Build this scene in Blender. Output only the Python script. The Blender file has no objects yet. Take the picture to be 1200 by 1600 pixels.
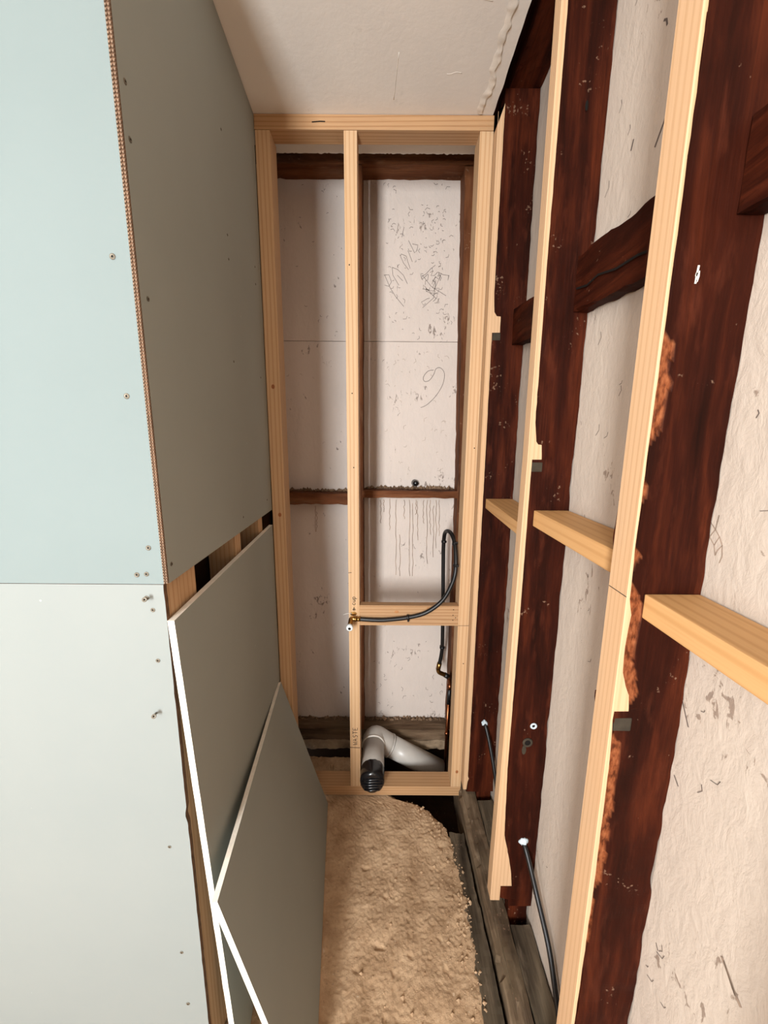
import bpy, bmesh, math, random
from mathutils import Vector, Matrix, noise
S = bpy.context.scene
COL = S.collection
random.seed(4)

# ------------------------------------------------------------------ camera, light, exposure
PITCH = math.atan(600 / 3236); ROLL = math.radians(0.39)
cam = bpy.data.cameras.new('camera'); cam.sensor_fit = 'HORIZONTAL'; cam.sensor_width = 36; cam.lens = 18.0
cam.clip_start = 0.01
camo = bpy.data.objects.new('camera', cam); COL.objects.link(camo)
camo.matrix_world = Matrix.Translation((0, 0, 1.443)) @ Matrix.Rotation(math.pi / 2 - PITCH, 4, 'X') @ Matrix.Rotation(ROLL, 4, 'Z')
S.camera = camo

world = bpy.data.worlds.new('sky'); S.world = world; world.use_nodes = True
world.node_tree.nodes['Background'].inputs[0].default_value = (0.75, 0.87, 1.0, 1)
world.node_tree.nodes['Background'].inputs[1].default_value = 1.0

# daylight through the window in the wall behind the camera
WX0, WX1, WZ0, WZ1, WY = -1.01, -0.61, 0.85, 2.05, -2.0
al = bpy.data.lights.new('window_daylight', 'AREA'); al.shape = 'RECTANGLE'
al.size = WX1 - WX0; al.size_y = WZ1 - WZ0; al.energy = 155; al.color = (0.94, 0.98, 1.0)
alo = bpy.data.objects.new('window_daylight', al); COL.objects.link(alo)
alo.location = ((WX0 + WX1) / 2, WY + 0.01, (WZ0 + WZ1) / 2); alo.rotation_euler = (math.pi / 2, 0, 0)   # faces +Y
# a second, smaller window in the wall on the left of the room
LY0, LY1, LZ0, LZ1, LX = -1.9, -0.7, 0.9, 2.2, -4.20
bl = bpy.data.lights.new('side_window_daylight', 'AREA'); bl.shape = 'RECTANGLE'
bl.size = LZ1 - LZ0; bl.size_y = LY1 - LY0; bl.energy = 76; bl.color = (0.96, 0.98, 1.0)
blo = bpy.data.objects.new('side_window_daylight', bl); COL.objects.link(blo)
blo.location = (LX + 0.01, (LY0 + LY1) / 2, (LZ0 + LZ1) / 2); blo.rotation_euler = (0, -math.pi / 2, 0)   # faces +X
vs = S.view_settings
vs.view_transform = 'Standard'; vs.look = 'None'; vs.gamma = 1; vs.use_curve_mapping = False; vs.exposure = 0.0

# ------------------------------------------------------------------ materials
def s2l(r, g, b):
    f = lambda c: (c / 255 / 12.92) if c / 255 <= 0.04045 else ((c / 255 + 0.055) / 1.055) ** 2.4
    return (f(r), f(g), f(b), 1)

class NT:
    def __init__(s, name):
        s.m = bpy.data.materials.new(name); s.m.use_nodes = True
        s.t = s.m.node_tree; s.n = s.t.nodes; s.b = s.n['Principled BSDF']
    def add(s, typ, **kw):
        n = s.n.new(typ)
        for k, v in kw.items():
            if k in n.inputs: n.inputs[k].default_value = v
            else: setattr(n, k, v)
        return n
    def link(s, a, b): s.t.links.new(a, b)
    def coords(s, scale=(1, 1, 1), rnd=True):
        tc = s.add('ShaderNodeTexCoord'); mp = s.add('ShaderNodeMapping'); mp.inputs['Scale'].default_value = scale
        s.link(tc.outputs['Object'], mp.inputs['Vector'])
        if rnd:
            oi = s.add('ShaderNodeObjectInfo'); mu = s.add('ShaderNodeMath', operation='MULTIPLY'); mu.inputs[1].default_value = 37
            s.link(oi.outputs['Random'], mu.inputs[0])
            s.link(mu.outputs[0], mp.inputs['Location'])
        return mp.outputs[0]
    def noise(s, vec, scale, detail=4, rough=0.55, dist=0.0):
        n = s.add('ShaderNodeTexNoise'); n.inputs['Scale'].default_value = scale; n.inputs['Detail'].default_value = detail
        n.inputs['Roughness'].default_value = rough; n.inputs['Distortion'].default_value = dist
        s.link(vec, n.inputs['Vector']); return n.outputs['Fac']
    def ramp(s, fac, stops):
        r = s.add('ShaderNodeValToRGB'); e = r.color_ramp.elements
        while len(e) < len(stops): e.new(0.5)
        for i, (p, c) in enumerate(stops):
            e[i].position = p; e[i].color = c if len(c) == 4 else (*c, 1)
        s.link(fac, r.inputs[0]); return r.outputs[0]
    def mix(s, fac, a, b, mode='MIX'):
        m = s.add('ShaderNodeMix', data_type='RGBA', blend_type=mode)
        for v, i in ((fac, 0), (a, 6), (b, 7)):
            if hasattr(v, 'is_output') or isinstance(v, bpy.types.NodeSocket): s.link(v, m.inputs[i])
            else: m.inputs[i].default_value = v
        return m.outputs[2]
    def bump(s, h, strength, dist=0.01):
        b = s.add('ShaderNodeBump'); b.inputs['Strength'].default_value = strength; b.inputs['Distance'].default_value = dist
        s.link(h, b.inputs['Height']); s.link(b.outputs[0], s.b.inputs['Normal'])
    def col(s, c):
        if isinstance(c, bpy.types.NodeSocket): s.link(c, s.b.inputs['Base Color'])
        else: s.b.inputs['Base Color'].default_value = c
        return s
    def fin(s, rough=0.6, metal=0.0, spec=0.4):
        s.b.inputs['Roughness'].default_value = rough; s.b.inputs['Metallic'].default_value = metal
        s.b.inputs['Specular IOR Level'].default_value = spec
        return s.m

W4 = (1, 1, 1, 1); K4 = (0, 0, 0, 1)
def axis_scale(ax, along, across):
    return tuple(along if i == ax else across for i in range(3))

def pine(ax, name, light=(202, 168, 131), dark=(178, 134, 92), ringscale=60, knots=True):
    t = NT(name)
    v = t.coords(axis_scale(ax, 0.07, 1.0))
    warp = t.noise(v, 9, 3)
    sub = t.add('ShaderNodeVectorMath', operation='SCALE'); sub.inputs['Scale'].default_value = 1.0
    t.link(v, sub.inputs[0])
    w = t.add('ShaderNodeTexWave', wave_type='RINGS', rings_direction='XYZ'[ax])
    w.inputs['Scale'].default_value = ringscale * 0.55; w.inputs['Distortion'].default_value = 5.5
    w.inputs['Detail'].default_value = 1.5; w.inputs['Detail Scale'].default_value = 0.35
    t.link(sub.outputs[0], w.inputs['Vector'])
    g = t.ramp(w.outputs['Fac'], [(0.0, s2l(*[int(a * 0.7 + b * 0.3) for a, b in zip(dark, light)])), (0.4, s2l(*light)), (1.0, s2l(*light))])
    v2 = t.coords(axis_scale(ax, 0.02, 1.0))
    f = t.noise(v2, 420, 3)
    g = t.mix(t.ramp(f, [(0.45, K4), (0.75, (0.32, 0.32, 0.32, 1))]), g, s2l(*dark))
    big = t.noise(t.coords(axis_scale(ax, 0.3, 1.0)), 8, 3)
    g = t.mix(t.ramp(big, [(0.35, K4), (0.75, (0.45, 0.45, 0.45, 1))]), g, s2l(*[int(a * 0.5 + b * 0.5) for a, b in zip(light, (214, 160, 105))]))
    if knots:
        vo = t.add('ShaderNodeTexVoronoi'); vo.inputs['Scale'].default_value = 5.0
        t.link(t.coords(axis_scale(ax, 0.55, 1.3)), vo.inputs['Vector'])
        g = t.mix(t.ramp(vo.outputs['Distance'], [(0.035, W4), (0.075, K4)]), g, s2l(120, 70, 38))
    t.col(g); t.bump(f, 0.12, 0.002)
    return t.fin(0.62, 0, 0.3)

def oldwood(ax, name, base=(48, 17, 8), dark=(24, 8, 4), red=(84, 36, 18), raw=False, dust_c=None):
    t = NT(name)
    v = t.coords(axis_scale(ax, 0.12, 1.0))
    n1 = t.noise(v, 22, 5, 0.6, 0.4)
    g = t.ramp(n1, [(0.3, s2l(*dark)), (0.5, s2l(*base)), (0.72, s2l(*red))])
    n2 = t.noise(t.coords(axis_scale(ax, 0.03, 1.0)), 230, 4)
    g = t.mix(t.ramp(n2, [(0.4, K4), (0.75, (0.45, 0.45, 0.45, 1))]), g, s2l(*dark))
    big = t.noise(t.coords(axis_scale(ax, 0.5, 1.0)), 7, 4)
    g = t.mix(t.ramp(big, [(0.52, K4), (0.72, (0.5, 0.5, 0.5, 1))]), g, s2l(int(base[0] * 1.15), int(base[1] * 1.2), int(base[2] * 1.2)))
    dust = t.noise(t.coords(axis_scale(ax, 0.22, 1.0)), 34, 5, 0.6)
    g = t.mix(t.ramp(dust, [(0.56, K4), (0.74, (0.42, 0.42, 0.42, 1))]), g, s2l(*(dust_c or (96, 46, 29))))
    # pale plaster crumbs and dust smears
    sp = t.noise(t.coords((1, 1, 1)), 130, 3, 0.5)
    big2 = t.noise(t.coords((1, 1, 1)), 12, 2)
    mm = t.add('ShaderNodeMath', operation='MULTIPLY'); t.link(sp, mm.inputs[0]); t.link(big2, mm.inputs[1])
    g = t.mix(t.ramp(mm.outputs[0], [(0.41, K4), (0.46, (0.45, 0.45, 0.45, 1))]), g, s2l(150, 118, 96))
    if raw:
        at = t.add('ShaderNodeAttribute', attribute_name='raw')
        n3 = t.noise(t.coords((1, 1, 0.4)), 160, 3)
        rc = t.ramp(n3, [(0.35, s2l(78, 38, 20)), (0.5, s2l(122, 66, 38)), (0.7, s2l(150, 90, 56))])
        g = t.mix(at.outputs['Fac'], g, rc)
    t.col(g); t.bump(n2, 0.25, 0.003)
    return t.fin(0.65, 0, 0.06)

def plaster(name, base=(222, 208, 196), spec=(120, 100, 88), bump=0.5, streak=(1, 1, 0.5), dens=0.5):
    t = NT(name)
    v = t.coords((1, 1, 1), False)
    n1 = t.noise(v, 3.0, 4)
    g = t.ramp(n1, [(0.3, s2l(*[int(c * 0.96) for c in base])), (0.7, s2l(*base))])
    n2 = t.noise(t.coords(streak, False), 70, 6, 0.62, 0.8)
    area = t.noise(v, 6, 2)
    mm = t.add('ShaderNodeMath', operation='MULTIPLY'); t.link(n2, mm.inputs[0]); t.link(area, mm.inputs[1])
    lo = 0.40 - 0.06 * dens
    g = t.mix(t.ramp(mm.outputs[0], [(lo, K4), (lo + 0.03, (0.75, 0.75, 0.75, 1))]), g, s2l(*spec))
    n3 = t.noise(t.coords(streak, False), 45, 8, 0.62, 0.35)
    t.col(g); t.bump(n3, bump, 0.012)
    return t.fin(0.8, 0, 0.25)

def flat(name, c, rough=0.6, metal=0.0, spec=0.4, nz=0.06, nscale=20, bump=0.0):
    t = NT(name)
    n = t.noise(t.coords(), nscale, 4)
    a = s2l(*[max(0, int(x * (1 - nz))) for x in c]); b = s2l(*[min(255, int(x * (1 + nz))) for x in c])
    t.col(t.ramp(n, [(0.35, a), (0.65, b)]))
    if bump: t.bump(n, bump, 0.004)
    return t.fin(rough, metal, spec)

def board_paper(name, c1, c2):
    t = NT(name)
    n = t.noise(t.coords(rnd=False), 2.2, 4)
    g = t.ramp(n, [(0.3, s2l(*c1)), (0.7, s2l(*c2))])
    v = t.add('ShaderNodeTexVoronoi'); v.inputs['Scale'].default_value = 11
    t.link(t.coords((1, 1, 1), False), v.inputs['Vector'])
    g = t.mix(t.ramp(v.outputs['Distance'], [(0.012, W4), (0.022, K4)]), g, s2l(190, 194, 190))
    f = t.noise(t.coords(rnd=False), 350, 2)
    t.col(g); t.bump(f, 0.04, 0.001)
    return t.fin(0.7, 0, 0.25)

def dirt(name, c1=(162, 130, 98), c2=(202, 170, 136), c3=(96, 70, 50)):
    t = NT(name)
    v = t.coords((1, 1, 1), False)
    g = t.ramp(t.noise(v, 14, 7, 0.6), [(0.3, s2l(*c1)), (0.65, s2l(*c2))])
    sp = t.noise(v, 90, 5, 0.65)
    g = t.mix(t.ramp(sp, [(0.6, K4), (0.74, (0.6, 0.6, 0.6, 1))]), g, s2l(*c3))
    g = t.mix(t.ramp(t.noise(v, 55, 3), [(0.68, K4), (0.75, (0.5, 0.5, 0.5, 1))]), g, s2l(222, 204, 180))
    t.col(g); t.bump(t.noise(v, 210, 8, 0.7), 0.7, 0.004)
    return t.fin(0.9, 0, 0.2)

PINE = [pine(a, 'pine_' + 'xyz'[a], *(((180, 142, 104), (146, 104, 68)) if a == 0 else ((202, 168, 131), (178, 134, 92)))) for a in range(3)]
PINE_GOLD = pine(1, 'pine_golden', (204, 158, 106), (186, 138, 86), 40, False)
PINE_PALE = pine(2, 'pine_pale', (206, 170, 134), (186, 148, 110), 75, False)
OLD = [oldwood(a, 'old_timber_' + 'xyz'[a]) for a in range(3)]
OLD_RAW = oldwood(2, 'old_timber_chipped', raw=True)
OLD_BACK = [oldwood(a, 'old_brown_timber_' + 'xyz'[a], (104, 62, 38), (56, 30, 17), (132, 86, 56), False, (140, 106, 80)) for a in range(3)]
WEATHER = oldwood(1, 'weathered_timber', (104, 86, 68), (60, 48, 38), (140, 120, 98), False, (168, 146, 122))
WEATHER_D = oldwood(1, 'weathered_dark_timber', (88, 76, 62), (50, 42, 34), (126, 110, 90), False, (146, 128, 108))
DUSTY = oldwood(0, 'dusty_timber', (100, 80, 62), (58, 42, 30), (132, 110, 88), False, (150, 128, 106))
PLASTER_R = plaster('plaster_right', (198, 183, 168), (128, 107, 92), 0.25, (1, 1.0, 0.55), 0.35)
PLASTER_B = plaster('plaster_back', (212, 198, 188), (112, 96, 86), 0.35, (1, 1, 0.5), 0.45)
CEIL = plaster('ceiling_paint', (236, 229, 220), (224, 217, 208), 0.06, (1, 1, 1), 0.1)
RIDGE = flat('dried_compound', (226, 217, 205), 0.75, 0, 0.3)
AQUA = board_paper('green_board_paper', (117, 128, 127), (121, 132, 131))
AQUA_LOW = board_paper('pale_board_paper', (131, 137, 135), (136, 141, 138))
GREY_PAPER = board_paper('grey_board_paper', (150, 154, 147), (156, 160, 153))
GYPSUM = flat('gypsum_edge', (240, 232, 218), 0.9, 0, 0.2, 0.03, 40)
BROWN_PAPER = flat('brown_paper_edge', (108, 80, 60), 0.8, 0, 0.2, 0.12, 60)
DIRT = dirt('dirt'); SOIL = dirt('dark_soil', (48, 32, 22), (72, 48, 32), (24, 16, 12))
RUBBLE = dirt('rubble', (120, 100, 80), (176, 152, 124), (70, 54, 42))
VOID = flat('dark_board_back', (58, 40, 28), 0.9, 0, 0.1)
PVC = flat('grey_pvc', (186, 180, 172), 0.35, 0, 0.5, 0.02)
PVC_L = flat('pvc_collar', (226, 220, 210), 0.4, 0, 0.5, 0.02)
TAPE = flat('black_tape', (22, 22, 24), 0.22, 0, 0.6, 0.1, 40)
RUBBER = flat('black_hose', (14, 13, 14), 0.42, 0, 0.5, 0.05)
BRASS = flat('brass', (164, 126, 72), 0.3, 1.0, 0.5, 0.08, 60)
COPPER = flat('copper', (150, 92, 60), 0.32, 1.0, 0.5, 0.08, 60)
WHITEP = flat('white_plastic', (226, 230, 230), 0.35, 0, 0.5, 0.02)
STEEL = flat('screw_zinc', (112, 104, 90), 0.5, 0.5, 0.5, 0.1, 90)
DARKHOLE = flat('dark_recess', (18, 13, 10), 0.8, 0, 0.2)
INK = flat('pen_ink', (48, 38, 34), 0.7, 0, 0.2)
PENCIL = flat('pencil', (104, 92, 86), 0.8, 0, 0.2)
STAIN = flat('drip_stain', (150, 130, 114), 0.8, 0, 0.2, 0.15, 30)
FOAM = flat('blue_white_sealant', (196, 208, 214), 0.8, 0, 0.3, 0.08, 120, 0.5)
ROOM = flat('room_lining', (136, 99, 70), 0.8, 0, 0.2, 0.02)
GREYPUTTY = flat('grey_putty', (58, 50, 40), 0.85, 0, 0.2, 0.1, 60)

# ------------------------------------------------------------------ helpers
def tag(o, label=None, cat=None, group=None, kind=None):
    if label: o['label'] = label
    if cat: o['category'] = cat
    if group: o['group'] = group
    if kind: o['kind'] = kind
    return o

def obj(name, verts, faces, mats, parent=None, origin=None, smooth=False, midx=None):
    verts = [Vector(v) for v in verts]
    if origin is None:
        n = len(verts)
        origin = Vector((sum(v.x for v in verts) / n, sum(v.y for v in verts) / n, min(v.z for v in verts)))
    origin = Vector(origin)
    me = bpy.data.meshes.new(name)
    me.from_pydata([v - origin for v in verts], [], faces)
    for m in (mats if isinstance(mats, (list, tuple)) else [mats]): me.materials.append(m)
    if midx:
        for p, i in zip(me.polygons, midx): p.material_index = i
    if smooth:
        for p in me.polygons: p.use_smooth = True
    me.update()
    o = bpy.data.objects.new(name, me); COL.objects.link(o)
    place(o, origin, parent)
    return o

ORG = {}
def place(o, origin, parent):
    ORG[o.name] = Vector(origin)
    if parent:
        o.parent = parent; o.location = Vector(origin) - ORG[parent.name]
    else: o.location = origin

def empty(name, loc):
    o = bpy.data.objects.new(name, None); COL.objects.link(o); o.empty_display_size = 0.05
    place(o, loc, None); return o

def bm_obj(name, bm, mats, parent=None, origin=None, smooth=False):
    bm.normal_update()
    bm.verts.index_update()
    v = [x.co.copy() for x in bm.verts]; f = [[x.index for x in p.verts] for p in bm.faces]; mi = [p.material_index for p in bm.faces]
    bm.free()
    return obj(name, v, f, mats, parent, origin, smooth, mi)

def box_bm(lo, hi, bev=0.0):
    bm = bmesh.new()
    bmesh.ops.create_cube(bm, size=1)
    for v in bm.verts:
        v.co = Vector([lo[i] + (v.co[i] + 0.5) * (hi[i] - lo[i]) for i in range(3)])
    if bev: bmesh.ops.bevel(bm, geom=bm.edges[:], offset=bev, segments=2, affect='EDGES', profile=0.6)
    return bm

def box(name, lo, hi, mat, parent=None, bev=0.0015):
    return bm_obj(name, box_bm(lo, hi, bev), mat, parent)

def rough_box(name, lo, hi, n, amp, seed, mat, parent=None, freq=9.0, warp=None, chip=0.0):
    """box with a grid on every face, wavy arrises and knocked corners"""
    idx = {}; V = []; F = []
    def vid(i, j, k):
        key = (i, j, k)
        if key not in idx:
            p = Vector((lo[0] + (hi[0] - lo[0]) * i / n[0], lo[1] + (hi[1] - lo[1]) * j / n[1], lo[2] + (hi[2] - lo[2]) * k / n[2]))
            q = p * freq + Vector((seed * 7.3, seed * 3.1, seed * 1.7))
            d = noise.noise_vector(q) * amp + noise.noise_vector(q * 4.1) * amp * 0.45
            ends = sum((i in (0, n[0]), j in (0, n[1]), k in (0, n[2])))
            if ends >= 2 and chip:
                c = noise.noise(q * 2.3 + Vector((9, 9, 9)))
                if c > 0.05:
                    cen = Vector([(a + b) / 2 for a, b in zip(lo, hi)])
                    w = Vector((0 if 0 < i < n[0] else (cen.x - p.x), 0 if 0 < j < n[1] else (cen.y - p.y), 0 if 0 < k < n[2] else (cen.z - p.z)))
                    if w.length: d += w.normalized() * chip * c
            p = p + d
            if warp: p = warp(p)
            idx[key] = len(V); V.append(p)
        return idx[key]
    for a in range(3):
        b, c = (a + 1) % 3, (a + 2) % 3
        for side in (0, n[a]):
            for u in range(n[b]):
                for w in range(n[c]):
                    q = []
                    for du, dw in ((0, 0), (1, 0), (1, 1), (0, 1)):
                        k = [0, 0, 0]; k[a] = side; k[b] = u + du; k[c] = w + dw; q.append(vid(*k))
                    F.append(q if side else q[::-1])
    return obj(name, V, F, mat, parent)

def catmull(P, n=8):
    P = [Vector(p) for p in P]; out = []
    for i in range(len(P) - 1):
        p0 = P[max(i - 1, 0)]; p1 = P[i]; p2 = P[i + 1]; p3 = P[min(i + 2, len(P) - 1)]
        for k in range(n):
            t = k / n
            out.append(0.5 * ((2 * p1) + (-p0 + p2) * t + (2 * p0 - 5 * p1 + 4 * p2 - p3) * t * t + (-p0 + 3 * p1 - 3 * p2 + p3) * t ** 3))
    out.append(P[-1]); return out

def tube_data(path, r, seg=12, caps=True, rf=None):
    P = [Vector(p) for p in path]; V = []; F = []
    t0 = (P[1] - P[0]).normalized()
    up = Vector((0, 0, 1)) if abs(t0.z) < 0.9 else Vector((1, 0, 0))
    nrm = (up - t0 * up.dot(t0)).normalized()
    for i, p in enumerate(P):
        t = (P[min(i + 1, len(P) - 1)] - P[max(i - 1, 0)]).normalized()
        nrm = (nrm - t * nrm.dot(t)).normalized(); bn = t.cross(nrm)
        rr = rf(i / (len(P) - 1)) if rf else r
        for k in range(seg):
            a = 2 * math.pi * k / seg
            V.append(p + (nrm * math.cos(a) + bn * math.sin(a)) * rr)
    for i in range(len(P) - 1):
        for k in range(seg):
            a = i * seg + k; b = i * seg + (k + 1) % seg
            F.append([a, b, b + seg, a + seg])
    if caps:
        F.append(list(range(seg))[::-1]); F.append([(len(P) - 1) * seg + k for k in range(seg)])
    return V, F

def tube(name, path, r, mat, parent=None, seg=12, rf=None, origin=None):
    V, F = tube_data(path, r, seg, True, rf)
    return obj(name, V, F, mat, parent, origin, smooth=True)

def strokes(name, lines, frame, width, mat, parent, thick=0.0006):
    """pen or pencil strokes lying on a surface; frame = (origin, u, v, normal)"""
    O, U, Vv, N = [Vector(x) for x in frame]
    V = []; F = []
    for ln in lines:
        pts = [Vector((p[0], p[1])) for p in ln]
        for i, p in enumerate(pts):
            d = (pts[min(i + 1, len(pts) - 1)] - pts[max(i - 1, 0)])
            d = d.normalized() if d.length > 1e-9 else Vector((1, 0))
            q = Vector((-d.y, d.x)) * width / 2
            for s in (1, -1):
                a = p + q * s
                V.append(O + U * a.x + Vv * a.y + N * thick)
        b = len(V) - 2 * len(pts)
        for i in range(len(pts) - 1):
            F.append([b + 2 * i, b + 2 * i + 1, b + 2 * i + 3, b + 2 * i + 2])
    # give the strokes a body
    n = len(V); base = [v - N * (thick * 0.9) for v in V]
    F2 = [[x + n for x in f[::-1]] for f in F]
    return obj(name, V + base, F + F2, mat, parent)

_screw = None
def screw(name, loc, nrm, parent, mat=None, r=0.0042, tilt=0.0):
    """countersunk drywall screw head with a cross recess"""
    global _screw
    if _screw is None:
        V = []; F = []; mi = []
        prof = [(0.0042, 0.0), (0.0042, 0.0006), (0.0032, 0.0011), (0.0016, 0.0009), (0.0, -0.0004)]
        sg = 10
        for rr, z in prof[:-1]:
            for k in range(sg): V.append((rr * math.cos(2 * math.pi * k / sg), rr * math.sin(2 * math.pi * k / sg), z))
        V.append((0, 0, prof[-1][1]))
        for i in range(3):
            for k in range(sg):
                F.append([i * sg + k, i * sg + (k + 1) % sg, (i + 1) * sg + (k + 1) % sg, (i + 1) * sg + k]); mi.append(0)
        for k in range(sg):
            F.append([3 * sg + k, 3 * sg + (k + 1) % sg, 4 * sg]); mi.append(1)
        _screw = bpy.data.meshes.new('screw'); _screw.from_pydata(V, [], F)
        _screw.materials.append(STEEL); _screw.materials.append(DARKHOLE)
        for p, i in zip(_screw.polygons, mi): p.material_index = i
    o = bpy.data.objects.new(name, _screw); COL.objects.link(o)
    place(o, Vector(loc), parent)
    q = Vector((0, 0, 1)).rotation_difference(Vector(nrm).normalized())
    o.rotation_mode = 'QUATERNION'
    o.rotation_quaternion = q @ Matrix.Rotation(tilt, 3, 'X').to_quaternion()
    s = r / 0.0042
    o.scale = (s, s, s)
    return o

ZC = 2.406       # ceiling
XW = 0.441       # white plaster behind the right-hand studs
YB = 1.69        # white plaster at the back

# ------------------------------------------------------------------ setting
# dirt floor with its broken edge on the right
edge_pts = [(0.30, 0.290), (0.60, 0.285), (0.716, 0.276), (0.824, 0.2896), (0.88, 0.287), (0.959, 0.286), (1.049, 0.2888), (1.131, 0.2741), (1.2, 0.2534),
            (1.2436, 0.231), (1.2959, 0.1746), (1.325, 0.135), (1.345, 0.065), (1.40, -0.02), (1.46, -0.055), (1.56, -0.06)]
def xedge(y):
    for (a, xa), (b, xb) in zip(edge_pts, edge_pts[1:]):
        if a <= y <= b:
            e = xa + (xb - xa) * (y - a) / (b - a)
            break
    else: e = edge_pts[-1][1] if y > 1 else edge_pts[0][1]
    return e + 0.010 * noise.noise(Vector((y * 38, 3.3, 0))) + 0.006 * noise.noise(Vector((y * 95, 7.3, 0)))
def fh(x, y):
    p = Vector((x, y, 0))
    h = 0.007 * noise.noise(p * 6) + 0.0030 * noise.noise(p * 19) + 0.0016 * noise.noise(p * 55 + Vector((5, 1, 0))) + 0.0021 * noise.noise(p * 125 + Vector((1, 9, 0)))
    pitz = noise.noise(p * 42 + Vector((2, 8, 1)))
    if pitz > 0.38: h -= 0.012 * (pitz - 0.38)
    return -0.010 + h
def make_floor():
    NX, NY = 240, 400
    x0, y0, y1 = -0.42, 0.30, 1.555
    V = []; F = []
    for j in range(NY + 1):
        y = y0 + (y1 - y0) * j / NY
        xe = xedge(y)
        for i in range(NX + 1):
            t = i / NX
            x = x0 + (xe - x0) * t
            yy = y + (0.004 * noise.noise(Vector((x * 40, 1, 2))) if j == NY else 0)
            z = fh(x, y)
            if y > 1.30: z = min(z, -0.004)
            d = xe - x
            if d < 0.02: z -= 0.006 * (1 - d / 0.02)
            V.append((x, yy, z))
    w = NX + 1
    for j in range(NY):
        for i in range(NX):
            a = j * w + i; F.append([a, a + 1, a + 1 + w, a + w])
    def skirt(ids, dx, dy):
        b = len(V)
        for k in ids:
            v = V[k]; V.append((v[0] + dx * (0.5 + 0.5 * noise.noise(Vector(v) * 50)), v[1] + dy, -0.06))
        c = len(V)
        for k in ids:
            v = V[k]; V.append((v[0] + dx * 2, v[1] + dy * 2, -0.30))
        for q in range(len(ids) - 1):
            F.append([ids[q], b + q, b + q + 1, ids[q + 1]])
            F.append([b + q, c + q, c + q + 1, b + q + 1])
    skirt([j * w + NX for j in range(NY + 1)], -0.006, 0)
    skirt([NY * w + i for i in range(NX, -1, -1)], 0, -0.006)
    o = obj('floor', V, F, DIRT, origin=(0, 0, 0), smooth=True)
    tag(o, 'rough beige dirt floor with a broken edge along the right', None, None, 'structure')
    return o
floor = make_floor()
# the floor goes on through the room behind the camera and under the boards on the left
obj('floor_slab', [(-4.4, -2.15, -0.014), (0.6, -2.15, -0.014), (0.6, 0.302, -0.014), (-4.4, 0.302, -0.014), (-4.4, 1.75, -0.014), (-0.419, 1.75, -0.014), (-0.419, 0.302, -0.014)],
    [[0, 1, 2, 6, 3], [3, 6, 5, 4]], DIRT, floor)
pit = obj('trim_1', [(-0.45, 0.25, -0.30), (0.6, 0.25, -0.30), (0.6, 1.75, -0.30), (-0.45, 1.75, -0.30)], [[0, 1, 2, 3]], SOIL)
tag(pit, 'dark soil at the bottom of the hole under the frame', None, None, 'structure')

def clods():
    rc = random.Random(21); V = []; F = []
    for i in range(420):
        y = rc.uniform(0.62, 1.34); e = xedge(y)
        k = rc.random()
        x = e - abs(rc.gauss(0, 0.035)) - 0.004 if k < 0.7 else rc.uniform(-0.12, e - 0.02)
        rr = 0.0016 + 0.0050 * rc.random() ** 3
        c = Vector((x, y, fh(x, y) + rr * 0.3)); b = len(V)
        for d in ((1, 0, 0), (-1, 0, 0), (0, 1, 0), (0, -1, 0), (0, 0, 1), (0, 0, -1)): V.append(c + Vector(d) * rr * rc.uniform(0.6, 1.4))
        for f in ((0, 2, 4), (2, 1, 4), (1, 3, 4), (3, 0, 4), (2, 0, 5), (1, 2, 5), (3, 1, 5), (0, 3, 5)): F.append([b + q for q in f])
    o = obj('dirt_clods', V, F, DIRT, floor); o['kind'] = 'stuff'
clods()
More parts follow.
